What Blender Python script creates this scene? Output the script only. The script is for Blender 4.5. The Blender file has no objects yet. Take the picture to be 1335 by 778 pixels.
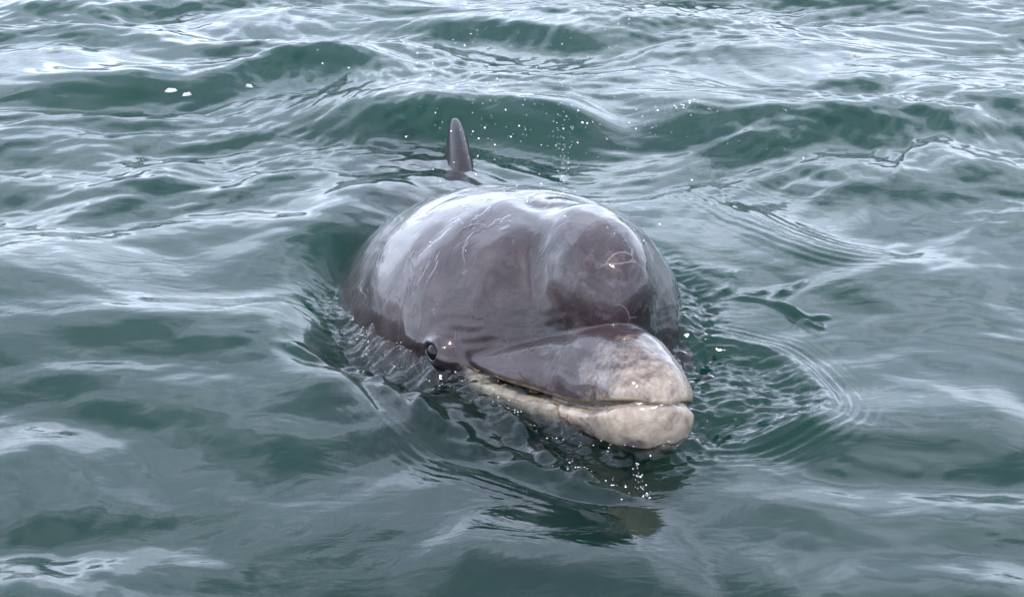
import bpy, math, random
import numpy as np
from mathutils import Vector
from mathutils.kdtree import KDTree

rng = np.random.default_rng(7)
random.seed(7)
scene = bpy.context.scene
COL = scene.collection

# ------------------------------------------------------------------ camera
CAM_H, CAM_DEP, F_PX, W_PX, H_PX = 1.0, 22.0, 2250.0, 1335.0, 778.0
cam_d = bpy.data.cameras.new('camera')
cam = bpy.data.objects.new('camera', cam_d)
COL.objects.link(cam)
cam.location = (0, 0, CAM_H)
cam.rotation_euler = (math.radians(90 - CAM_DEP), 0, 0)
cam_d.sensor_fit = 'HORIZONTAL'
cam_d.sensor_width = 36.0
cam_d.lens = 36.0 * F_PX / W_PX
cam_d.clip_start = 0.05
cam_d.clip_end = 3000
scene.camera = cam

# ------------------------------------------------------------------ sky, sun
SUN_EL, SUN_AZ = 70.0, 205.0       # azimuth clockwise from +Y: a little behind the camera, to its left
world = bpy.data.worlds.new('World')
scene.world = world
world.use_nodes = True
wn, wl = world.node_tree.nodes, world.node_tree.links
wn.clear()
sky = wn.new('ShaderNodeTexSky')
sky.sky_type = 'NISHITA'
sky.sun_disc = False
sky.sun_elevation = math.radians(SUN_EL)
sky.sun_rotation = math.radians(SUN_AZ)
sky.air_density = 1.0
sky.dust_density = 1.5
sky.ozone_density = 1.0
tc = wn.new('ShaderNodeTexCoord')
mp = wn.new('ShaderNodeMapping')
mp.inputs['Scale'].default_value = (1.0, 1.0, 2.2)
mp.inputs['Location'].default_value = (0.7, 0.35, 0.2)
no = wn.new('ShaderNodeTexNoise')
no.inputs['Scale'].default_value = 3.0
no.inputs['Detail'].default_value = 6.0
no.inputs['Roughness'].default_value = 0.6
sep = wn.new('ShaderNodeSeparateXYZ')                 # bright haze low down, thinning upwards
hz = wn.new('ShaderNodeMapRange')
hz.interpolation_type = 'SMOOTHSTEP'
hz.inputs['From Min'].default_value = 0.28
hz.inputs['From Max'].default_value = 1.0
hz.inputs['To Min'].default_value = 0.86
hz.inputs['To Max'].default_value = 0.44
rp = wn.new('ShaderNodeMapRange')                     # streaks of thin cloud
rp.inputs['From Min'].default_value = 0.44
rp.inputs['From Max'].default_value = 0.58
rp.inputs['To Min'].default_value = 0.62
rp.inputs['To Max'].default_value = 1.35
fac = wn.new('ShaderNodeMath')
fac.operation = 'MULTIPLY'
fac.use_clamp = True
cl = wn.new('ShaderNodeMixRGB')
cl.inputs['Color2'].default_value = (11.8, 13.5, 16.6, 1)   # thin bright cloud veil
bg = wn.new('ShaderNodeBackground')
bg.inputs['Strength'].default_value = 0.15
ow = wn.new('ShaderNodeOutputWorld')
wl.new(tc.outputs['Generated'], mp.inputs['Vector'])
wl.new(mp.outputs['Vector'], no.inputs['Vector'])
wl.new(no.outputs['Fac'], rp.inputs['Value'])
wl.new(tc.outputs['Generated'], sep.inputs[0])
wl.new(sep.outputs['Z'], hz.inputs['Value'])
wl.new(hz.outputs[0], fac.inputs[0])
wl.new(rp.outputs[0], fac.inputs[1])
wl.new(fac.outputs[0], cl.inputs['Fac'])
wl.new(sky.outputs['Color'], cl.inputs['Color1'])
wl.new(cl.outputs['Color'], bg.inputs['Color'])
wl.new(bg.outputs['Background'], ow.inputs['Surface'])

sun_d = bpy.data.lights.new('sun', 'SUN')
sun_d.energy = 2.0
sun_d.angle = math.radians(6.0)
sun_d.color = (1.0, 0.96, 0.90)
sun = bpy.data.objects.new('sun', sun_d)
COL.objects.link(sun)
_el, _az = math.radians(SUN_EL), math.radians(SUN_AZ)
sdir = Vector((math.sin(_az) * math.cos(_el), math.cos(_az) * math.cos(_el), math.sin(_el)))
sun.rotation_euler = (-sdir).to_track_quat('-Z', 'Y').to_euler()
sun.location = sdir * 20

scene.view_settings.view_transform = 'Standard'
scene.view_settings.look = 'None'
scene.view_settings.exposure = 0.9
scene.view_settings.gamma = 1.0
scene.render.engine = 'CYCLES'
cy = scene.cycles
cy.use_denoising = True
cy.max_bounces = 10
cy.transparent_max_bounces = 12
cy.volume_bounces = 2
cy.sample_clamp_indirect = 6.0


# ------------------------------------------------------------------ helpers
def pix(u, v, z=0.0):
    """a spot on the level z that the photograph shows at pixel (u, v)"""
    d = math.radians(CAM_DEP)
    a, b = (u - W_PX / 2) / F_PX, -(v - H_PX / 2) / F_PX
    dy = math.cos(d) + b * math.sin(d)
    dz = -math.sin(d) + b * math.cos(d)
    t = (z - CAM_H) / dz
    return np.array([a * t, dy * t])


def smin(a, b, k):
    h = np.clip(0.5 + 0.5 * (b - a) / k, 0, 1)
    return b + (a - b) * h - k * h * (1 - h)


def sstep(a, b, x):
    t = np.clip((x - a) / (b - a), 0, 1)
    return t * t * (3 - 2 * t)


def mesh_np(name, verts, faces, mat, parent=None, smooth=True):
    me = bpy.data.meshes.new(name)
    verts = np.asarray(verts, np.float32)
    faces = np.asarray(faces, np.int32)
    n = faces.shape[1]
    me.vertices.add(len(verts))
    me.vertices.foreach_set('co', verts.ravel())
    me.loops.add(faces.size)
    me.loops.foreach_set('vertex_index', faces.ravel())
    me.polygons.add(len(faces))
    me.polygons.foreach_set('loop_start', np.arange(len(faces), dtype=np.int32) * n)
    me.polygons.foreach_set('loop_total', np.full(len(faces), n, np.int32))
    me.update(calc_edges=True)
    me.polygons.foreach_set('use_smooth', np.full(len(faces), smooth, bool))
    me.materials.append(mat)
    o = bpy.data.objects.new(name, me)
    COL.objects.link(o)
    o.parent = parent
    return o


def attr(o, name, vals):
    a = o.data.attributes.new(name, 'FLOAT', 'POINT')
    a.data.foreach_set('value', np.asarray(vals, np.float32))


def tag(o, label=None, cat=None, group=None, kind=None):
    for k, v in (('label', label), ('category', cat), ('group', group), ('kind', kind)):
        if v:
            o[k] = v
    return o


def new_mat(name):
    m = bpy.data.materials.new(name)
    m.use_nodes = True
    m.node_tree.nodes.clear()
    return m, m.node_tree.nodes, m.node_tree.links


class SineNoise:
    """smooth seeded noise as a sum of plane waves"""
    def __init__(self, seed, lam, n=14, dim=3, spread=0.5):
        r = np.random.default_rng(seed)
        d = r.normal(size=(n, dim))
        d /= np.linalg.norm(d, axis=1)[:, None]
        self.k = d * (2 * np.pi / (lam * np.exp(r.uniform(-spread, spread, n))))[:, None]
        self.p = r.uniform(0, 2 * np.pi, n)

    def __call__(self, *c):
        s = 0
        for k, p in zip(self.k, self.p):
            a = p
            for ki, ci in zip(k, c):
                a = a + ki * ci
            s = s + np.sin(a)
        return s / math.sqrt(len(self.p) / 2)


# ------------------------------------------------------------------ the dolphin's shape
# local frame: x back from the snout tip, y to the animal's right, z up; metres
TR = np.array([  # x, half width, level of widest line, top, bottom
    [.140, .004, .050, .056, .044],
    [.155, .034, .044, .080, .008],
    [.18, .052, .030, .096, -.030],
    [.22, .086, .022, .128, -.064],
    [.27, .136, .010, .166, -.090],
    [.34, .180, .000, .186, -.116],
    [.42, .212, -.010, .197, -.140],
    [.55, .238, -.014, .207, -.170],
    [.75, .240, -.005, .212, -.200],
    [1.0, .228, .000, .225, -.220],
    [1.3, .200, .000, .205, -.200],
    [1.7, .130, .000, .150, -.130],
    [2.1, .062, .000, .095, -.075],
    [2.4, .030, .000, .050, -.040],
    [2.62, .004, .000, .006, -.006]])
MOUTH = np.array([[-.02, -.001], [0, -.003], [.03, -.011], [.07, -.021], [.12, -.027], [.18, -.027],
                  [.24, -.023], [.275, -.017], [.30, -.008], [.34, .000]])
UP = np.array([  # upper beak: x, half width, top; a broad plate behind, blunt in front
    [-.006, .003, .001], [-.004, .017, .007], [.000, .029, .016], [.008, .041, .027], [.02, .050, .038], [.04, .057, .048], [.07, .061, .058],
    [.10, .067, .064], [.14, .080, .064], [.20, .110, .050], [.27, .138, .030], [.36, .15, .024]])
LO = np.array([  # lower jaw: x, half width, bottom
    [-.019, .003, -.024], [-.017, .014, -.034], [-.012, .026, -.045], [-.003, .040, -.056], [.012, .051, -.066], [.035, .058, -.071],
    [.07, .062, -.076], [.12, .074, -.084], [.18, .106, -.096], [.25, .134, -.112], [.36, .160, -.124]])


def cubic(tab, col, x):
    """monotone-ish smooth lookup (Catmull-Rom on the knots)"""
    xs, ys = tab[:, 0], tab[:, col]
    m = np.gradient(ys, xs)
    i = np.clip(np.searchsorted(xs, x) - 1, 0, len(xs) - 2)
    h = xs[i + 1] - xs[i]
    t = np.clip((x - xs[i]) / h, 0, 1)
    t2, t3 = t * t, t * t * t
    return ((2 * t3 - 3 * t2 + 1) * ys[i] + (t3 - 2 * t2 + t) * h * m[i]
            + (-2 * t3 + 3 * t2) * ys[i + 1] + (t3 - t2) * h * m[i + 1])


def tube(x, y, z, w, zc, top, bot, x0, x1, p=2.0):
    w = np.maximum(w, .002)
    ht = np.maximum(top - zc, .002)
    hb = np.maximum(zc - bot, .002)
    hv = np.where(z > zc, ht, hb)
    v = np.abs(z - zc) / hv
    q = (np.abs(y / w) ** p + v ** p) ** (1 / p)
    k1 = np.sqrt((y / (w * w)) ** 2 + (v / hv) ** 2) + 1e-6
    d = np.maximum(q * (q - 1) / k1, -np.minimum(w, hv))
    return np.maximum(d, np.maximum(x0 - x, x - x1))


EYE = np.array([.316, .1640, -.008])


def field(x, y, z):
    ay = np.abs(y)
    trunk = tube(x, ay, z, cubic(TR, 1, x), cubic(TR, 2, x), cubic(TR, 3, x), cubic(TR, 4, x), .140, 2.62, 2.15)
    e = np.sqrt(((x - .268) / .150) ** 2 + (ay / .077) ** 2 + ((z - .097) / .099) ** 2)
    melon = (e - 1) * .09
    d = smin(trunk, melon, .020)
    zm = cubic(MOUTH, 1, x)
    up = tube(x, ay, z, cubic(UP, 1, x), zm + .004, cubic(UP, 2, x), zm - .006 * np.ones_like(zm), -.006, .33, 2.1)
    d = smin(d, up, .003)
    lo = tube(x, ay, z, cubic(LO, 1, x), zm - .016 - .004 * sstep(.02, -.015, x), zm + .003, cubic(LO, 2, x), -.019, .36, 2.1)
    k = .003 + .03 * sstep(.25, .31, x)
    d = smin(d, lo, k)
    # eyelids: a low swelling with a small pit
    re = np.sqrt((x - EYE[0]) ** 2 * .65 + (ay - EYE[1]) ** 2 + (z - EYE[2]) ** 2)
    d = smin(d, re - .0205, .014)
    rp_ = np.sqrt((x - EYE[0]) ** 2 * .5 + (ay - EYE[1] - .018) ** 2 + ((z - EYE[2]) * 1.25) ** 2)
    d = -smin(-d, rp_ - .0125, .004)
    # dorsal fin
    t = np.clip((z - .17) / .125, 0, 1)
    le = 1.00 + .27 * t ** 1.25
    te = 1.36 - .05 * np.sin(t * 3.0) + .02 * t
    xc, hc = (le + te) / 2, np.maximum((te - le) / 2, .002) * np.sqrt(np.clip(1 - t ** 4, .01, 1))
    th = .030 * (1 - .45 * t) * np.sqrt(np.clip(1 - t ** 4, .02, 1)) + .0015
    f = (np.sqrt(((x - xc) / hc) ** 2 + (ay / th) ** 2) - 1) * th
    f = np.maximum(f, np.maximum(z - .295, .10 - z))
    d = smin(d, f, .02)
    # pectoral fin: hangs down, out and forward
    s = np.clip((-.09 - z) / .24, 0, 1)
    px = .58 + .14 * s * s
    py = .19 + .02 * s
    hc = .070 * np.sqrt(np.clip(1 - s ** 2.5, 0.0004, 1)) + .001
    th = .020 * (1 - .7 * s) + .001
    f = (np.sqrt(((x - px) / hc) ** 2 + ((ay - py) / th) ** 2) - 1) * th
    f = np.maximum(f, np.maximum(-.33 - z, z + .06))
    d = smin(d, f, .02)
    # flukes
    s = np.clip(ay / .30, 0, 1)
    px = 2.50 + .13 * s
    hc = .10 * (1 - s ** 2) + .003
    th = .016 * (1 - .8 * s) + .001
    f = (np.sqrt(((x - px) / hc) ** 2 + (z / th) ** 2) - 1) * th
    f = np.maximum(f, ay - .30)
    d = smin(d, f, .02)
    return d


def axis(segs):
    out = []
    for a, b, st in segs:
        n = max(1, int(round((b - a) / st)))
        out.append(np.linspace(a, b, n, endpoint=False))
    out.append(np.array([segs[-1][1]]))
    return np.concatenate(out)


def dolphin_mesh():
    gx = axis([(-.022, .42, .0029), (.42, .75, .005), (.75, 1.45, .009), (1.45, 2.70, .016)])
    hy = axis([(.00155, .215, .0031), (.215, .33, .007)])
    gy = np.concatenate([-hy[::-1], hy])
    gz = axis([(-.45, -.13, .009), (-.13, .215, .0031), (.215, .44, .008)])
    F = np.empty((len(gx), len(hy), len(gz)), np.float32)
    for a in range(0, len(gx), 24):
        X, Y, Z = np.meshgrid(gx[a:a + 24], hy, gz, indexing='ij')
        F[a:a + 24] = field(X, Y, Z)
    F = np.concatenate([F[:, ::-1], F], 1)
    S = F < 0
    # naive surface nets on the rectilinear grid
    c = np.zeros(tuple(n - 1 for n in S.shape), np.int8)
    for i in (0, 1):
        for j in (0, 1):
            for k in (0, 1):
                c += S[i:S.shape[0] - 1 + i, j:S.shape[1] - 1 + j, k:S.shape[2] - 1 + k]
    act = (c > 0) & (c < 8)
    idx = np.full(act.shape, -1, np.int64)
    I, J, K = np.nonzero(act)
    idx[I, J, K] = np.arange(len(I))
    P = np.stack([(gx[I] + gx[I + 1]) / 2, (gy[J] + gy[J + 1]) / 2, (gz[K] + gz[K + 1]) / 2], 1)
    R = np.stack([gx[I + 1] - gx[I], gy[J + 1] - gy[J], gz[K + 1] - gz[K]], 1)
    acc = np.zeros_like(P); cnt = np.zeros(len(P))
    for ax in range(3):
        o1, o2 = [q for q in range(3) if q != ax]
        for a in (0, 1):
            for b in (0, 1):
                st0 = [I, J, K]
                st0[o1] = st0[o1] + a; st0[o2] = st0[o2] + b
                st1 = list(st0); st1[ax] = st1[ax] + 1
                f0, f1 = F[tuple(st0)], F[tuple(st1)]
                m = (f0 < 0) != (f1 < 0)
                t = np.where(m, f0 / np.where(f0 == f1, 1, f0 - f1), 0)
                p0 = np.stack([gx[st0[0]], gy[st0[1]], gz[st0[2]]], 1)
                p0[:, ax] += t * (R[:, ax])
                acc += p0 * m[:, None]; cnt += m
    P = acc / np.maximum(cnt, 1)[:, None]
    quads = []
    for ax in range(3):
        n = S.shape
        sl0 = [slice(1, n[q] - 1) for q in range(3)]; sl1 = list(sl0)
        sl0[ax] = slice(0, n[ax] - 1); sl1[ax] = slice(1, n[ax])
        A, B = S[tuple(sl0)], S[tuple(sl1)]
        e = np.nonzero(A != B)
        inside_first = A[e]
        g = [e[q] + (0 if q == ax else 1) for q in range(3)]
        o1, o2 = (ax + 1) % 3, (ax + 2) % 3

        def cell(d1, d2):
            h = list(g); h[o1] = h[o1] - d1; h[o2] = h[o2] - d2
            return idx[tuple(h)]
        q = np.stack([cell(1, 1), cell(0, 1), cell(0, 0), cell(1, 0)], 1)
        q[~inside_first] = q[~inside_first][:, ::-1]
        quads.append(q)
    Q = np.concatenate(quads)
    # relax onto the surface
    for it in range(4):
        if it < 3:   # tangential smoothing
            s = np.zeros_like(P); n_ = np.zeros(len(P))
            for a, b in ((0, 1), (1, 2), (2, 3), (3, 0)):
                np.add.at(s, Q[:, a], P[Q[:, b]]); np.add.at(n_, Q[:, a], 1)
                np.add.at(s, Q[:, b], P[Q[:, a]]); np.add.at(n_, Q[:, b], 1)
            P = P + .5 * (s / np.maximum(n_, 1)[:, None] - P)
        N, f = grad(P)
        g2 = np.maximum((N ** 2).sum(1), .15)
        st = np.clip(f / g2, -.004, .004)
        P = P - N * st[:, None]
    N, f = grad(P)
    N /= np.maximum(np.linalg.norm(N, axis=1), 1e-6)[:, None]
    return P, N, Q


def grad(P, e=.0012):
    x, y, z = P.T
    f = field(x, y, z)
    g = np.stack([field(x + e, y, z) - field(x - e, y, z), field(x, y + e, z) - field(x, y - e, z),
                  field(x, y, z + e) - field(x, y, z - e)], 1) / (2 * e)
    return g, f


SCALE = 1.11
TIP = np.array([.187, 1.966, .067])
YAW0, YAW1 = 19.0, 11.0
ROLL = -9.5
PITCH = np.array([[0, 12], [.42, 12], [.58, 25], [.85, 26], [1.1, 1], [1.8, 0], [2.7, 4.]])
_sx = np.linspace(-.05, 2.75, 1401)
_yaw = np.radians(YAW0 + (YAW1 - YAW0) * sstep(.30, .85, _sx))
_pit = np.radians(np.interp(_sx, PITCH[:, 0], PITCH[:, 1]))
_pit = np.convolve(np.pad(_pit, 60, mode='edge'), np.ones(121) / 121, 'valid')
_dir = np.stack([-np.sin(_yaw) * np.cos(_pit), np.cos(_yaw) * np.cos(_pit), -np.sin(_pit)], 1)
_ctr = np.cumsum(_dir, 0) * (_sx[1] - _sx[0])
_ctr -= np.array([np.interp(0, _sx, _ctr[:, q]) for q in range(3)])
_rgt = np.stack([-np.cos(_yaw), -np.sin(_yaw), 0 * _yaw], 1)
_up = np.cross(_rgt, _dir)
_up *= np.sign(_up[:, 2:3])


def place(P):
    """from the straight local frame to the swimming pose in the world"""
    P = np.atleast_2d(P)
    g = lambda a: np.stack([np.interp(P[:, 0], _sx, a[:, q]) for q in range(3)], 1)
    r, u, c = g(_rgt), g(_up), g(_ctr)
    cr, sr = math.cos(math.radians(ROLL)), math.sin(math.radians(ROLL))
    y = P[:, 1] * cr + P[:, 2] * sr
    z = -P[:, 1] * sr + P[:, 2] * cr
    return TIP + SCALE * (c + r * y[:, None] + u * z[:, None])


DP, DN, DQ = dolphin_mesh()
x, y, z = DP.T
ay = np.abs(y)
# ---- skin relief, along the surface normal
disp = np.zeros(len(DP))
n1, n2, n3 = SineNoise(1, .09), SineNoise(2, .035), SineNoise(3, .012)
front = sstep(.9, .5, x)
disp += front * (.0007 * n1(x, y, z) + .00022 * n2(x, y, z))
# blowhole: crescent slit in a shallow bowl, with a raised lip in front
bx = .372 - (ay ** 2) * 9.0
bd = np.abs(x - bx)
top = z > .12
slit = np.exp(-(bd / .0045) ** 2) * sstep(.026, .018, ay) * top
disp -= .008 * slit
bowl = np.exp(-(((x - .37) / .040) ** 2 + (y / .042) ** 2)) * top
disp += .0035 * bowl
ring = np.exp(-((np.sqrt(((x - .37) / 1.0) ** 2 + y ** 2) - .052) / .010) ** 2) * top
disp -= .0035 * ring
# groove round the melon
me_ = np.sqrt(((x - .268) / .150) ** 2 + (y / .077) ** 2 + ((z - .097) / .099) ** 2)
gz_ = np.exp(-((me_ - 1.12) / .06) ** 2) * sstep(.03, .055, ay) * sstep(.06, .10, z) * sstep(.175, .14, z) * sstep(.30, .22, x) * sstep(.12, .15, x)
disp -= .0024 * gz_
# folds on the cheek between eye and melon
fold = np.sin((z * 1.0 + .28 * (x - .2)) * 2 * np.pi / .017 + 1.1 * n1(x, y, z))
fm = .6 * sstep(.14, .19, x) * sstep(.36, .31, x) * sstep(-.01, .02, z) * sstep(.085, .055, z)
disp += .0005 * fold * fm
# creases across the lips near the tip
cr = np.abs(np.sin(y * 2 * np.pi / .021 + 2.2 * n2(x, y, z)))
disp -= .0010 * np.exp(-(cr / .18) ** 2) * sstep(.05, .02, x) * sstep(-.045, -.03, z) * sstep(.035, .02, z)
zmv = cubic(MOUTH, 1, x)
mline = np.exp(-((z - zmv - .001) / .0030) ** 2) * sstep(.30, .27, x) * (ay > .0)
disp -= .0008 * mline
DW = place(DP + DN * disp[:, None])

# ------------------------------------------------------------------ skin material
def skin_material():
    m, n, l = new_mat('wet_dolphin_skin')
    out = n.new('ShaderNodeOutputMaterial')
    b = n.new('ShaderNodeBsdfPrincipled')
    l.new(b.outputs[0], out.inputs['Surface'])
    tc = n.new('ShaderNodeTexCoord')

    def noise(scale, detail=5, rough=.6, vec=None, dist=0.0):
        q = n.new('ShaderNodeTexNoise')
        q.inputs['Scale'].default_value = scale
        q.inputs['Detail'].default_value = detail
        q.inputs['Roughness'].default_value = rough
        q.inputs['Distortion'].default_value = dist
        l.new(vec if vec else tc.outputs['Object'], q.inputs['Vector'])
        return q.outputs['Fac']

    def math_(op, a, b_=None, c=None, clamp=False):
        q = n.new('ShaderNodeMath'); q.operation = op; q.use_clamp = clamp
        for i, v in enumerate((a, b_, c)):
            if v is None: continue
            if isinstance(v, (int, float)): q.inputs[i].default_value = v
            else: l.new(v, q.inputs[i])
        return q.outputs[0]

    def ramp(f, stops):
        q = n.new('ShaderNodeValToRGB')
        e = q.color_ramp.elements
        while len(e) < len(stops): e.new(.5)
        for s, (p, c) in zip(e, stops):
            s.position = p; s.color = (*c, 1) if len(c) == 3 else c
        l.new(f, q.inputs['Fac'])
        return q.outputs['Color']

    def mix(f, a, b_):
        q = n.new('ShaderNodeMixRGB')
        for s, v in (('Fac', f), ('Color1', a), ('Color2', b_)):
            if isinstance(v, (int, float)): q.inputs[s].default_value = v
            elif isinstance(v, tuple): q.inputs[s].default_value = (*v, 1)
            else: l.new(v, q.inputs[s])
        return q.outputs[0]

    def at(name):
        q = n.new('ShaderNodeAttribute'); q.attribute_name = name
        return q.outputs['Fac']

    base = ramp(noise(14, 5, .55), [(.30, (.0130, .0074, .0086)), (.55, (.0260, .0160, .0176)), (.78, (.047, .0312, .0335))])
    base = mix(math_('MULTIPLY', at('belly'), .5), base, (.12, .10, .10))
    base = mix(at('cape_shade'), base, (.010, .007, .008))
    # pale worn skin on snout and lower jaw, with mottled edges
    edge = math_('ADD', at('pale'), math_('MULTIPLY', math_('SUBTRACT', noise(45, 7, .72), .5), 1.7))
    pf = ramp(edge, [(.22, (0, 0, 0)), (.80, (1, 1, 1))])
    cream = ramp(noise(38, 6, .6, dist=.4), [(.30, (.085, .064, .061)), (.42, (.18, .137, .107)), (.60, (.265, .212, .165)), (.8, (.195, .153, .143))])
    col = mix(pf, base, cream)
    yel = ramp(math_('ADD', at('lip'), math_('MULTIPLY', math_('SUBTRACT', noise(60, 4), .5), .8)), [(.45, (0, 0, 0)), (.8, (.3, .3, .3))])
    col = mix(yel, col, (.50, .38, .16))
    # dark blotches and freckles
    bl = ramp(noise(46, 6, .75, dist=.6), [(.52, (0, 0, 0)), (.63, (1, 1, 1))])
    col = mix(math_('MULTIPLY', bl, at('blotch')), col, (.055, .042, .048))
    # pale scratches
    wv = n.new('ShaderNodeTexVoronoi'); wv.feature = 'DISTANCE_TO_EDGE'
    mpn = n.new('ShaderNodeMapping'); mpn.inputs['Scale'].default_value = (9, 30, 14); mpn.inputs['Rotation'].default_value = (.3, .5, .9)
    l.new(tc.outputs['Object'], mpn.inputs['Vector']); l.new(mpn.outputs['Vector'], wv.inputs['Vector'])
    wv.inputs['Scale'].default_value = 1.0
    sc = ramp(wv.outputs['Distance'], [(.0, (.9, .9, .9)), (.016, (0, 0, 0))])
    sc = math_('MULTIPLY', sc, ramp(noise(9, 2), [(.58, (0, 0, 0)), (.66, (1, 1, 1))]))
    col = mix(math_('MULTIPLY', sc, .3), col, (.30, .26, .27))
    col = mix(at('line'), col, (.030, .020, .018))
    l.new(col, b.inputs['Base Color'])
    b.inputs['Roughness'].default_value = .38
    b.inputs['IOR'].default_value = 1.42
    l.new(at('wet'), b.inputs['Coat Weight'])
    b.inputs['Coat Roughness'].default_value = .03
    b.inputs['Coat IOR'].default_value = 1.34
    b.inputs['Specular IOR Level'].default_value = .12
    # the film of running water: soft ripples in the coat, fine pores in the skin
    cw = n.new('ShaderNodeBump'); cw.inputs['Distance'].default_value = .004; cw.inputs['Strength'].default_value = .22
    fm2 = n.new('ShaderNodeMapping'); fm2.inputs['Scale'].default_value = (1.0, 1.0, .22)
    l.new(tc.outputs['Object'], fm2.inputs['Vector'])
    l.new(noise(34, 3, .5, vec=fm2.outputs['Vector'], dist=.5), cw.inputs['Height'])
    fe = n.new('ShaderNodeBump'); fe.inputs['Distance'].default_value = .0022; fe.inputs['Strength'].default_value = .38
    fm3 = n.new('ShaderNodeMapping'); fm3.inputs['Scale'].default_value = (1.0, .8, .45)
    l.new(tc.outputs['Object'], fm3.inputs['Vector'])
    film = ramp(noise(13, 4, .5, vec=fm3.outputs['Vector'], dist=1.2), [(.545, (0, 0, 0)), (.575, (1, 1, 1))])
    l.new(math_('MULTIPLY', film, at('film')), fe.inputs['Height'])
    l.new(cw.outputs[0], fe.inputs['Normal'])
    st = n.new('ShaderNodeBump'); st.inputs['Distance'].default_value = .0012; st.inputs['Strength'].default_value = .28
    fm4 = n.new('ShaderNodeMapping'); fm4.inputs['Scale'].default_value = (1.0, 1.0, .12); fm4.inputs['Rotation'].default_value = (0, .35, 0)
    l.new(tc.outputs['Object'], fm4.inputs['Vector'])
    l.new(math_('MULTIPLY', noise(150, 3, .6, vec=fm4.outputs['Vector']), at('film')), st.inputs['Height'])
    l.new(fe.outputs[0], st.inputs['Normal'])
    l.new(st.outputs[0], b.inputs['Coat Normal'])
    sb = n.new('ShaderNodeBump'); sb.inputs['Distance'].default_value = .0015; sb.inputs['Strength'].default_value = .35
    l.new(noise(160, 5, .65), sb.inputs['Height'])
    l.new(sb.outputs[0], b.inputs['Normal'])
    return m


def plain(name, col, rough=.4, coat=0.0, noise_amt=.25, scale=60):
    m, n, l = new_mat(name)
    out = n.new('ShaderNodeOutputMaterial'); b = n.new('ShaderNodeBsdfPrincipled')
    l.new(b.outputs[0], out.inputs['Surface'])
    q = n.new('ShaderNodeTexNoise'); q.inputs['Scale'].default_value = scale; q.inputs['Detail'].default_value = 5
    r = n.new('ShaderNodeValToRGB')
    r.color_ramp.elements[0].position = .3; r.color_ramp.elements[1].position = .7
    r.color_ramp.elements[0].color = (*[c * (1 - noise_amt) for c in col], 1)
    r.color_ramp.elements[1].color = (*[min(1, c * (1 + noise_amt)) for c in col], 1)
    tcn = n.new('ShaderNodeTexCoord')
    l.new(tcn.outputs['Object'], q.inputs['Vector']); l.new(q.outputs['Fac'], r.inputs['Fac']); l.new(r.outputs[0], b.inputs['Base Color'])
    b.inputs['Roughness'].default_value = rough
    b.inputs['Coat Weight'].default_value = coat
    b.inputs['Coat Roughness'].default_value = .02
    return m


root = bpy.data.objects.new('dolphin', None)
COL.objects.link(root)
root.empty_display_size = .2
root.location = tuple(TIP)
tag(root, 'grey bottlenose dolphin raising its head and pale snout out of green water', 'dolphin')
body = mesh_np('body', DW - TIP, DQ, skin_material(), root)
# ---- skin colour masks; the cape one also holds painted shade and reflection
below = z - zmv
pale = sstep(.075, -.015, x) * .80                       # worn snout tip
pale = np.maximum(pale, sstep(.000, -.004, below) * sstep(.31, .24, x) * (.30 + .65 * np.maximum(sstep(-.030, -.012, below), sstep(.09, .03, x))))   # lower jaw
pale = np.maximum(pale, .40 * sstep(.14, .05, x))
attr(body, 'pale', pale)
attr(body, 'film', np.clip(sstep(.24, .34, x) + .9 * sstep(.06, .09, ay) * sstep(.17, .22, x) + .25, 0, 1) * (1 - .8 * sstep(.12, .06, x)))
attr(body, 'wet', 1 - .75 * sstep(.85, 1.0, x))
attr(body, 'lip', np.exp(-((below - .002) / .006) ** 2) * sstep(.30, .2, x) * .8)
attr(body, 'line', np.clip(mline * 1.1, 0, 1) * sstep(.0, .02, 1 - 0 * x) + .9 * slit)
attr(body, 'belly', sstep(-.02, -.12, z - .04 * x) * sstep(.25, .4, x))
cape_shade = sstep(.07, .16, z - .0 * x) * sstep(.45, .9, x)
cape_shade = np.maximum(cape_shade, .8 * np.exp(-((y + .020) / .024) ** 2) * sstep(.34, .28, x) * sstep(.06, .09, z))  # melon stripe: a dark reflection painted into the skin colour
cape_shade = np.maximum(cape_shade, .9 * sstep(.13, .17, x) * sstep(.30, .20, x) * np.exp(-((z - .048) / .024) ** 2) * sstep(.03, .06, ay))  # brown cheek recess, with the shade under the melon painted in
cape_shade = np.maximum(cape_shade, .45 * np.exp(-(((x - EYE[0]) / .030) ** 2 + ((z - EYE[2]) / .024) ** 2)) * (ay > .1))
cape_shade = np.maximum(cape_shade, sstep(-.15, -.2, z) * sstep(.17, .2, ay) * .9)
cape_shade = np.maximum(cape_shade, 0)
attr(body, 'cape_shade', cape_shade)
attr(body, 'blotch', np.clip(.70 * sstep(.22, .10, x) * sstep(-.06, .0, below) + .22, 0, 1) * (.35 + .65 * sstep(.0, .05, x)))

eye_mat = plain('dark_wet_eye', (.006, .0045, .004), .12, 0.0)
eye_mat.node_tree.nodes['Principled BSDF'].inputs['Specular IOR Level'].default_value = .22
for s in (1, -1):
    c = place(np.array([[EYE[0], s * (EYE[1] + .0062), EYE[2]]]))[0] - TIP
    u = np.linspace(0, 2 * np.pi, 20, endpoint=False); v = np.linspace(0.0, np.pi, 13)
    V = np.stack([np.outer(np.sin(v), np.cos(u)), np.outer(np.sin(v), np.sin(u)), np.outer(np.cos(v), np.ones(20))], -1).reshape(-1, 3)
    V = V * np.array([.0150, .0135, .0130]) * SCALE
    fq = [[i * 20 + j, i * 20 + (j + 1) % 20, (i + 1) * 20 + (j + 1) % 20, (i + 1) * 20 + j] for i in range(12) for j in range(20)]
    e = mesh_np('eye', V, fq, eye_mat, root)
    e.location = tuple(c)

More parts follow.
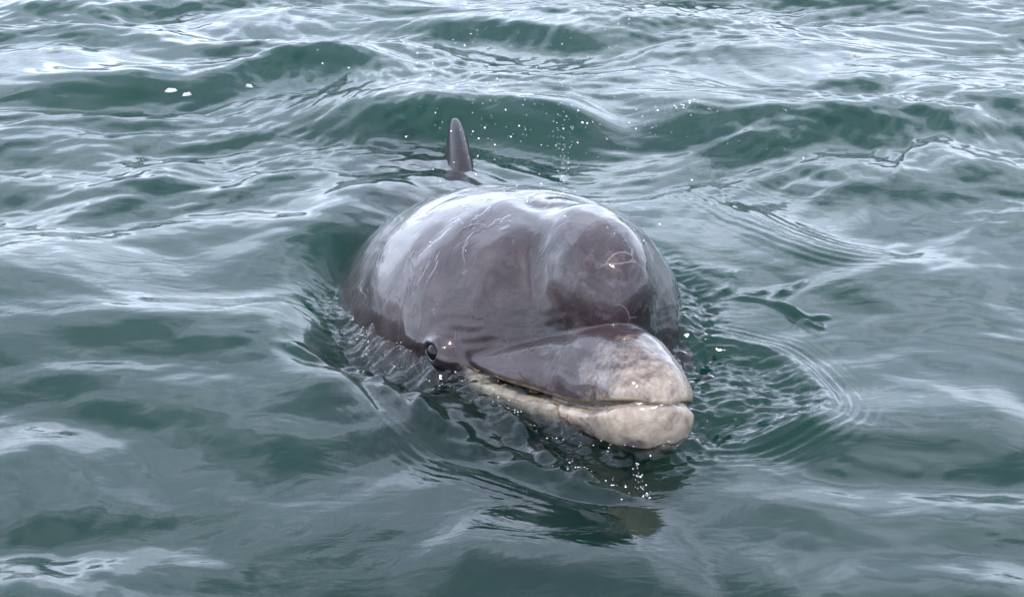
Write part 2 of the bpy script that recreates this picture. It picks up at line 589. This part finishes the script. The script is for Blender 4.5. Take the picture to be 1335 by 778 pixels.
# ------------------------------------------------------------------ the water surface
wx = axis([(-1.75, -.62, .008), (-.62, .90, .0042), (.90, 1.75, .008)])
wy = axis([(1.15, 1.50, .008), (1.50, 2.85, .0042), (2.85, 5.2, .0085)])


def grow(start, step, end):
    out, p = [], start
    while abs(p) < abs(end):
        step *= 1.13
        p = p + math.copysign(step, end)
        out.append(p)
    return np.array(out)


wx = np.concatenate([grow(-1.75, .008, -400.)[::-1], wx, grow(1.75, .008, 400.)])
wy = np.concatenate([(1.15 - grow(.0001, .008, 120.))[::-1], wy, 5.2 + grow(.0001, .0085, 700.)])
WX, WY = np.meshgrid(wx, wy, indexing='ij')
cellx = np.gradient(wx)[:, None] + 0 * WY
celly = np.gradient(wy)[None, :] + 0 * WX
cell = np.maximum(cellx, celly)

H = np.zeros_like(WX)
_c = pix(745, 685)
quiet = 1 - .85 * np.exp(-(((WX - _c[0]) / .28) ** 2 + ((WY - _c[1]) / .12) ** 2))   # smooth patch ahead of the jaw
r = np.random.default_rng(21)
calm = .62 + .24 * sstep(.15, -.25, WX)
calm = calm + (1 - calm) * sstep(2.2, 3.6, WY)          # sheltered, glassier water in the boat's lee
WXw = WX + .05 * SineNoise(31, .9, 10, 2)(WX, WY)
WYw = WY + .05 * SineNoise(32, .9, 10, 2)(WX, WY)
specs = [(1.35, 3, .014, .35), (.80, 5, .0095, .45), (.48, 7, .0050, .55), (.29, 9, .0024, .6), (.17, 11, .0011, .8), (.095, 12, .0007, .9), (.055, 12, .00036, .9)]
for lam0, cnt, amp, spr in specs:
    for i in range(cnt):
        lam = lam0 * math.exp(r.uniform(-.25, .25))
        th = r.normal(0.12, spr)
        ph = r.uniform(0, 2 * np.pi)
        a = 2 * np.pi / lam * (WXw * math.sin(th) + WYw * math.cos(th)) + ph
        env = .55 + .45 * np.sin(2 * np.pi / (lam * 4.3) * (WX * math.cos(th + .4) - WY * math.sin(th + .4)) + ph * 3)
        s_ = np.sin(a)
        w_ = s_ + .22 * np.cos(2 * a)            # sharper crests, flatter troughs
        fade = sstep(.5, .25, cell / lam)
        H += amp * r.uniform(.6, 1.2) * env * w_ * fade * quiet * (calm if lam0 > .12 else calm * (.45 + .55 * sstep(2.3, 3.4, WY)))


def poly(pts):
    return np.array([pix(u, v) for u, v in pts])


def along(pts, mask):
    """distance to, side of and run along a polyline, for the masked water points"""
    X, Y = WX[mask], WY[mask]
    best = np.full(X.shape, 1e9); side = np.zeros(X.shape); run = np.zeros(X.shape); tot = 0.
    for a, b in zip(pts[:-1], pts[1:]):
        d = b - a; L = np.hypot(*d); d = d / L
        t = np.clip((X - a[0]) * d[0] + (Y - a[1]) * d[1], 0, L)
        dx, dy = X - a[0] - d[0] * t, Y - a[1] - d[1] * t
        q = np.hypot(dx, dy); m = q < best
        best[m] = q[m]; side[m] = (d[0] * dy - d[1] * dx)[m]; run[m] = (tot + t)[m]
        tot += L
    return best, side, run, tot


def spline(p, n=10):
    p = np.array(p, float); t = np.arange(len(p)); m = np.gradient(p, axis=0)
    out = []
    for i in range(len(p) - 1):
        for s in np.linspace(0, 1, n, endpoint=False):
            out.append((2 * s ** 3 - 3 * s ** 2 + 1) * p[i] + (s ** 3 - 2 * s * s + s) * m[i] + (-2 * s ** 3 + 3 * s * s) * p[i + 1] + (s ** 3 - s * s) * m[i + 1])
    return np.array(out + [p[-1]])


def ridge(pts, amp, wf, wb, ends=.15, wob=0.0, trough=0.0):
    """a wave crest along image-traced ground points; wf: width of the face toward the camera, wb: the back"""
    global H
    p = spline(poly(pts))
    R = 4 * max(wf, wb)
    mask = (WX > p[:, 0].min() - R) & (WX < p[:, 0].max() + R) & (WY > p[:, 1].min() - R) & (WY < p[:, 1].max() + R)
    d, s, run, tot = along(p, mask)
    if wob:
        d = d * 1.0
    w = np.where(s < 0, wf, wb)
    e = sstep(0, ends * tot + 1e-6, run) * sstep(0, ends * tot + 1e-6, tot - run)
    a = amp * np.ones_like(d)
    if wob:
        a = a * (1 + wob * SineNoise(int(pts[0][0]) + 5, .05, 12, 2)(WX[mask], WY[mask]))
    H[mask] += e * (a * np.exp(-(d / w) ** 2) - (trough * np.exp(-((d - 2.0 * w) / w) ** 2) * (s < 0)))


# swells whose crests the photograph shows behind and beside the animal (left to right)
ridge([(400, 172), (480, 156), (560, 149), (640, 150), (740, 164), (830, 168)], .040, .085, .16, .25, 0, .010)
ridge([(800, 166), (900, 160), (1000, 162), (1090, 154), (1175, 146), (1260, 158), (1345, 185)], .046, .13, .20, .2, 0, .012)
ridge([(500, 62), (580, 46), (670, 44), (760, 54), (840, 66)], .045, .09, .16, .3)
ridge([(-20, 140), (70, 122), (150, 118), (250, 104)], .022, .08, .12, .3)
ridge([(-20, 24), (50, 14), (110, 16), (180, 28)], .030, .08, .16, .3)
ridge([(330, 92), (420, 84), (500, 92)], .018, .06, .10, .3)
ridge([(20, 292), (110, 270), (190, 244), (250, 214), (300, 190)], .020, .05, .10, .3)
ridge([(300, 236), (380, 224), (460, 215)], .014, .06, .10, .3)
ridge([(1000, 238), (1100, 240), (1200, 232), (1340, 218)], .020, .08, .12, .3)
ridge([(1080, 400), (1180, 380), (1340, 392)], .010, .10, .14, .3)
ridge([(520, 722), (660, 738), (800, 742), (930, 728)], .016, .10, .11, .25)
ridge([(-60, 585), (120, 572), (300, 565), (460, 590)], .016, .09, .13, .25)
ridge([(960, 575), (1090, 552), (1220, 545), (1400, 550)], .019, .11, .13, .25)
ridge([(940, 800), (1100, 782), (1250, 775), (1400, 778)], .014, .09, .12, .25)
ridge([(-60, 800), (100, 785), (330, 790)], .012, .08, .10, .25)
# the swell the body pushes up behind the neck, and the hollow beside it
ridge([(300, 400), (350, 345), (420, 300), (520, 250), (640, 216)], .022, .09, .10, .3)
ridge([(462, 500), (448, 430), (450, 370), (470, 300)], -.050, .06, .07, .28)
ridge([(450, 430), (520, 484), (590, 520)], -.036, .05, .06, .35)
ridge([(930, 240), (1000, 300), (1080, 330), (1230, 350)], .012, .06, .07, .3)

# ---- water against the animal: a lifted, ruffled rim and a hollow outside it
wl_mask = (np.abs(DW[:, 2]) < .012)
WLP = DW[wl_mask]
kd = KDTree(len(WLP))
for i, p in enumerate(WLP):
    kd.insert((p[0], p[1], 0), i)
kd.balance()
near = (WX > -.75) & (WX < .75) & (WY > 1.6) & (WY < 3.4)
ii, jj = np.nonzero(near)
dist = np.array([kd.find((wx[a], wy[b], 0))[2] for a, b in zip(ii[::1], jj[::1])])
X, Y = WX[ii, jj], WY[ii, jj]
nz = SineNoise(51, .022, 16, 2); nz2 = SineNoise(52, .06, 12, 2)
rim = np.exp(-(dist / .016) ** 2)
headside = sstep(2.75, 2.45, Y)
H[ii, jj] += headside * (rim * (.004 + .0016 * nz(X, Y)) + np.exp(-((dist - .035) / .022) ** 2) * (-.004 + .0016 * nz(X, Y)) * 1.0)
# fine ruffles in the disturbed belt
belt = np.exp(-(dist / .06) ** 2) * headside
H[ii, jj] += belt * (.0007 * nz(X * 1.0, Y * 1.6) + .0020 * nz2(X, Y))

# bow waves peeling off the jaw
for pts, a, w in (([(455, 440), (490, 490), (540, 535), (610, 580), (690, 612), (770, 640), (860, 652)], .0085, .016),
                  ([(600, 500), (660, 545), (700, 585), (745, 622), (800, 640)], .007, .012),
                  ([(372, 455), (420, 470), (480, 472)], .006, .014)):
    ridge(pts, a, w, w * 1.5, .15, .35, a * .4)


# small tongues of water thrown up beside the snout
for pts in ([(925, 383), (948, 377), (957, 354)], [(958, 386), (985, 384), (1004, 378)], [(1004, 392), (1030, 379), (1056, 364)],
            [(1000, 396), (1050, 412), (1094, 409)], [(1046, 416), (1064, 423), (1082, 425)], [(930, 386), (990, 392), (1040, 410), (1066, 440)]):
    ridge(pts, .0045, .0065, .008, .30, .25, .001)


def capillary(pts, lam, amp, w0, w1, ends=.2):
    """trains of tiny parallel ripples running along a line"""
    global H
    p = spline(poly(pts))
    R = 3 * max(w0, w1)
    mask = (WX > p[:, 0].min() - R) & (WX < p[:, 0].max() + R) & (WY > p[:, 1].min() - R) & (WY < p[:, 1].max() + R)
    d, s, run, tot = along(p, mask)
    w = np.where(s < 0, w0, w1)
    e = sstep(0, ends * tot, run) * sstep(0, ends * tot, tot - run)
    H[mask] += amp * e * np.exp(-(d / w) ** 2) * np.sin(2 * np.pi * np.sign(s) * d / lam + .5 * SineNoise(61, .12, 8, 2)(WX[mask], WY[mask]))


capillary([(870, 232), (930, 268), (1000, 306), (1080, 336), (1200, 350)], .021, .0008, .05, .07)
capillary([(960, 225), (1050, 250), (1130, 262)], .022, .0006, .05, .05)
capillary([(560, 250), (600, 235)], .02, .0004, .03, .03)
capillary([(300, 250), (400, 240)], .03, .0006, .05, .05)
capillary([(460, 505), (500, 560), (580, 605), (680, 640), (780, 668)], .015, .0007, .035, .02)

# ---- rings round the snout
c0 = pix(905, 505)
rr = np.hypot(WX - c0[0], (WY - c0[1]))
an = np.arctan2(WY - c0[1], WX - c0[0])
rr2 = rr + .012 * np.sin(an * 2 + .6) + .006 * np.sin(an * 5 + 1)
right = sstep(-2.6, -1.7, an) * sstep(2.0, 1.2, an)
H += right * .0085 * np.exp(-((rr2 - .175) / .020) ** 2)
H += right * .0013 * np.exp(-((rr2 - .200) / .035) ** 2) * np.sin(2 * np.pi * rr2 / .0155)
H -= right * .006 * np.exp(-((rr2 - .12) / .04) ** 2)
inner = right * sstep(.19, .15, rr2)
nn = SineNoise(71, .055, 16, 2, .5); nm = SineNoise(72, .025, 16, 2)
H += inner * (.0016 * nn(WX * .8 + WY * .5, WY * 1.5) + .0010 * nm(WX, WY * 1.6))
RUF = np.zeros_like(H)
RUF[ii, jj] = headside * np.exp(-(dist / .075) ** 2)
RUF = np.maximum(RUF, inner * .7)
# keep the sheet below the camera and level out far away
H *= sstep(260, 40, np.hypot(WX, WY - 2))

nx, ny = WX.shape
ID = np.arange(nx * ny).reshape(nx, ny)
V = np.stack([WX.ravel(), WY.ravel(), H.ravel()], 1)
Fq = np.stack([ID[:-1, :-1].ravel(), ID[1:, :-1].ravel(), ID[1:, 1:].ravel(), ID[:-1, 1:].ravel()], 1)
# closed body of water: skirts and a bottom
edge = np.concatenate([ID[:, 0], ID[-1, 1:], ID[::-1, -1][1:], ID[0, ::-1][1:-1]])
DEPTH = -4.0
low = V[edge].copy(); low[:, 2] = DEPTH
l0 = len(V)
n_e = len(edge)
li = l0 + np.arange(n_e)
V = np.concatenate([V, low])
sk = np.stack([edge, li, np.roll(li, -1), np.roll(edge, -1)], 1)
Fq = np.concatenate([Fq, sk])


def water_material():
    m, n, l = new_mat('sea_water')
    out = n.new('ShaderNodeOutputMaterial')
    tr = n.new('ShaderNodeBsdfTransparent')
    gl = n.new('ShaderNodeBsdfGlossy'); gl.inputs['Roughness'].default_value = .004
    fr = n.new('ShaderNodeFresnel'); fr.inputs['IOR'].default_value = 1.34
    mx = n.new('ShaderNodeMixShader')
    l.new(fr.outputs[0], mx.inputs[0]); l.new(tr.outputs[0], mx.inputs[1]); l.new(gl.outputs[0], mx.inputs[2])
    l.new(mx.outputs[0], out.inputs['Surface'])
    tcn = n.new('ShaderNodeTexCoord')
    mpn = n.new('ShaderNodeMapping'); mpn.inputs['Scale'].default_value = (.55, 1.0, 1.0); mpn.inputs['Rotation'].default_value = (0, 0, -.1)
    l.new(tcn.outputs['Object'], mpn.inputs['Vector'])
    q = n.new('ShaderNodeTexNoise'); q.inputs['Scale'].default_value = 18; q.inputs['Detail'].default_value = 5; q.inputs['Roughness'].default_value = .52
    q.inputs['Distortion'].default_value = .6
    l.new(mpn.outputs[0], q.inputs['Vector'])
    # gusts: patches with more fine ripple
    g = n.new('ShaderNodeTexNoise'); g.inputs['Scale'].default_value = 1.1; g.inputs['Detail'].default_value = 2
    l.new(tcn.outputs['Object'], g.inputs['Vector'])
    gr = n.new('ShaderNodeMapRange'); gr.inputs['From Min'].default_value = .38; gr.inputs['From Max'].default_value = .65
    gr.inputs['To Min'].default_value = .16; gr.inputs['To Max'].default_value = .6
    l.new(g.outputs['Fac'], gr.inputs['Value'])
    bp = n.new('ShaderNodeBump'); bp.inputs['Distance'].default_value = .006
    l.new(q.outputs['Fac'], bp.inputs['Height']); l.new(gr.outputs[0], bp.inputs['Strength'])
    at = n.new('ShaderNodeAttribute'); at.attribute_name = 'ruffle'
    q2 = n.new('ShaderNodeTexNoise'); q2.inputs['Scale'].default_value = 48; q2.inputs['Detail'].default_value = 2; q2.inputs['Distortion'].default_value = .8
    mp2 = n.new('ShaderNodeMapping'); mp2.inputs['Scale'].default_value = (.6, 1.0, 1.0); mp2.inputs['Rotation'].default_value = (0, 0, .5)
    l.new(tcn.outputs['Object'], mp2.inputs['Vector']); l.new(mp2.outputs[0], q2.inputs['Vector'])
    b2 = n.new('ShaderNodeBump'); b2.inputs['Distance'].default_value = .004
    ml = n.new('ShaderNodeMath'); ml.operation = 'MULTIPLY'; ml.inputs[1].default_value = .6
    l.new(at.outputs['Fac'], ml.inputs[0]); l.new(ml.outputs[0], b2.inputs['Strength'])
    l.new(q2.outputs['Fac'], b2.inputs['Height']); l.new(bp.outputs[0], b2.inputs['Normal'])
    bp = b2
    l.new(bp.outputs[0], gl.inputs['Normal']); l.new(bp.outputs[0], fr.inputs['Normal'])
    ab = n.new('ShaderNodeVolumeAbsorption'); ab.inputs['Color'].default_value = (.03, .63, .52, 1); ab.inputs['Density'].default_value = 3.4
    sc = n.new('ShaderNodeVolumeScatter'); sc.inputs['Color'].default_value = (.12, .86, .72, 1); sc.inputs['Density'].default_value = .28
    sc.inputs['Anisotropy'].default_value = .3
    ad = n.new('ShaderNodeAddShader')
    l.new(ab.outputs[0], ad.inputs[0]); l.new(sc.outputs[0], ad.inputs[1]); l.new(ad.outputs[0], out.inputs['Volume'])
    return m


water = mesh_np('water', V, Fq, water_material())
attr(water, 'ruffle', np.concatenate([RUF.ravel(), np.zeros(n_e)]))
me = water.data
tag(water, kind='structure')
# bottom face of the water body
import bmesh
bm = bmesh.new(); bm.from_mesh(me); bm.verts.ensure_lookup_table()
bm.faces.new([bm.verts[int(i)] for i in li[::-1]])
bm.to_mesh(me); bm.free()

sb = mesh_np('seabed', [(-420, -130, -3.9), (420, -130, -3.9), (420, 720, -3.9), (-420, 720, -3.9)], [[0, 1, 2, 3]],
             plain('silty_sand', (.16, .15, .10), .9, 0, .3, 3))
tag(sb, kind='structure')

# ------------------------------------------------------------------ a far wooded shore, off to the right
hx = np.linspace(40, 330, 60)
hv, hf = [], []
hn = SineNoise(81, 60, 8, 1)
hn2 = SineNoise(82, 9, 10, 1)
prof = [(0, -.5), (4, 3.), (12, 9.), (30, 14.), (60, 9.), (90, -.5)]
for i, q in enumerate(hx):
    e = sstep(40, 110, q)
    k = .45 + .75 * e + .12 * hn(q) + .08 * hn2(q)
    for dy, hz in prof:
        hv.append((q, 300 - .35 * (q - 40) + dy, hz * k if hz > 0 else hz))
for i in range(len(hx) - 1):
    for j in range(len(prof) - 1):
        hf.append([i * 6 + j, (i + 1) * 6 + j, (i + 1) * 6 + j + 1, i * 6 + j + 1])
tag(mesh_np('hills', hv, hf, plain('dark_woods', (.030, .042, .022), .9, 0, .4, .2)), kind='structure')

# ------------------------------------------------------------------ drops, bubbles and foam
def height(X, Y):
    i = int(np.clip(np.searchsorted(wx, X), 1, nx - 1)); j = int(np.clip(np.searchsorted(wy, Y), 1, ny - 1))
    a = (X - wx[i - 1]) / (wx[i] - wx[i - 1]); b = (Y - wy[j - 1]) / (wy[j] - wy[j - 1])
    return (H[i - 1, j - 1] * (1 - a) + H[i, j - 1] * a) * (1 - b) + (H[i - 1, j] * (1 - a) + H[i, j] * a) * b


t_ = (1 + 5 ** .5) / 2
ICO = np.array([(-1, t_, 0), (1, t_, 0), (-1, -t_, 0), (1, -t_, 0), (0, -1, t_), (0, 1, t_), (0, -1, -t_), (0, 1, -t_), (t_, 0, -1), (t_, 0, 1), (-t_, 0, -1), (-t_, 0, 1)])
ICO /= np.linalg.norm(ICO[0])
ICF = np.array([(0, 11, 5), (0, 5, 1), (0, 1, 7), (0, 7, 10), (0, 10, 11), (1, 5, 9), (5, 11, 4), (11, 10, 2), (10, 7, 6), (7, 1, 8), (3, 9, 4), (3, 4, 2), (3, 2, 6), (3, 6, 8), (3, 8, 9), (4, 9, 5), (2, 4, 11), (6, 2, 10), (8, 6, 7), (9, 8, 1)])


def balls(name, pts, rad, mat, squash=1.0):
    pts = np.asarray(pts); rad = np.asarray(rad)
    V = (ICO[None] * np.array([1, 1, squash]) * rad[:, None, None] + pts[:, None]).reshape(-1, 3)
    Fc = (ICF[None] + 12 * np.arange(len(pts))[:, None, None]).reshape(-1, 3)
    return mesh_np(name, V, Fc, mat)


def drop_material():
    m, n, l = new_mat('water_drops')
    out = n.new('ShaderNodeOutputMaterial'); b = n.new('ShaderNodeBsdfPrincipled')
    b.inputs['Base Color'].default_value = (.75, .77, .78, 1); b.inputs['Roughness'].default_value = .12
    b.inputs['IOR'].default_value = 1.33; b.inputs['Transmission Weight'].default_value = .25
    l.new(b.outputs[0], out.inputs['Surface'])
    return m


drops = drop_material()
blow = place(np.array([[.37, 0, .20]]))[0]
P_, R_ = [], []
for i in range(130):                       # the thin puff over the blowhole
    h_ = rng.uniform(0, 1) ** 1.8 * .17
    P_.append(blow + np.array([rng.normal(0, .004 + .05 * h_), rng.normal(0, .006 + .05 * h_) + .1 * h_, h_]))
    R_.append(rng.uniform(.0003, .0008))
for i in range(320):                      # drops thrown around it
    p = blow + np.array([rng.normal(.0, .15), rng.normal(.15, .26), abs(rng.normal(0, .10)) + .004])
    if p[1] < 2.1: continue
    P_.append(p); R_.append(.0005 + .0011 * rng.random() ** 3)
tag(balls('spray_droplets', P_, R_, drops), 'fine white spray thrown up around the blowhole', 'spray', kind='stuff')

# bubbles where the water breaks along the animal and its bow waves; some stand in for sun glints
P_, R_ = [], []


def strew(pts, n_, jit, r0, r1):
    p = spline(poly(pts))
    for i in range(n_):
        k = rng.integers(0, len(p) - 1); f = rng.random()
        c = p[k] * (1 - f) + p[k + 1] * f + rng.normal(0, jit, 2)
        P_.append((c[0], c[1], height(c[0], c[1]) + .0004)); R_.append(r0 + (r1 - r0) * rng.random() ** 2.5)


strew([(738, 612), (765, 628), (800, 640), (845, 648)], 30, .010, .0004, .0014)
strew([(826, 600), (835, 630), (846, 652)], 30, .004, .0005, .0016)
strew([(478, 322), (463, 370), (462, 410), (480, 440)], 70, .004, .0005, .0014)
strew([(500, 452), (560, 480), (612, 505)], 15, .006, .0005, .0014)
strew([(640, 520), (700, 560), (800, 590)], 30, .008, .0005, .0012)
strew([(860, 160), (900, 162), (925, 166)], 30, .012, .0008, .0028)  # white beads in place of sun glints on the far crest
strew([(1165, 146), (1200, 150)], 9, .012, .0008, .0028)
strew([(640, 45), (600, 52)], 9, .03, .0008, .0022)
sel = np.nonzero((np.abs(DW[:, 2]) < .03) & (DW[:, 1] < 2.62))[0]
rng.shuffle(sel)
k_ = 0
for i in sel:                              # a beaded line where skin meets water
    p = DW[i]
    if abs(p[2] - height(p[0], p[1])) < .003 and k_ < 90:
        k_ += 1
        P_.append(p + rng.normal(0, .0012, 3)); R_.append(.0004 + .0011 * rng.random() ** 2.5)
tag(balls('bubbles', P_, R_, drops, .7), 'tiny bright bubbles along the dolphin, some standing in for sun glints', 'bubbles', kind='stuff')

# drifting flecks of foam
foam = plain('white_foam', (.25, .26, .25), .6, 0, .25, 300)
for u, v, wd in ((222, 108, .026), (243, 113, .018), (325, 111, .018), (1117, 72, .024), (1128, 58, .014), (566, 92, .012)):
    if not wd: continue
    c = pix(u, v); zz = height(c[0], c[1])
    c = pix(u, v, zz); zz = height(c[0], c[1])
    k = 14
    ang = np.linspace(0, 2 * np.pi, k, endpoint=False)
    rad = wd / 2 * (1 + .22 * np.sin(2 * ang + rng.uniform(0, 6)) + .12 * rng.normal(size=k))
    ringv = [(math.cos(a) * q, math.sin(a) * q * .8, -.002) for a, q in zip(ang, rad)]
    ring2 = [(math.cos(a) * q * .6, math.sin(a) * q * .5, .0035 + .001 * rng.normal()) for a, q in zip(ang, rad)]
    vv = ringv + ring2 + [(0, 0, .004)]
    ff = []
    for i in range(k):
        j = (i + 1) % k
        ff += [(i, j, k + j), (i, k + j, k + i), (k + i, k + j, 2 * k)]
    o = mesh_np('foam_fleck', vv, ff, foam)
    o.location = (c[0], c[1], zz)
    tag(o, {222: 'larger of two white foam flecks drifting side by side', 243: 'smaller of two white foam flecks drifting side by side'}.get(u, 'small white fleck of foam drifting on the open water'), 'foam', 'foam flecks on the water')
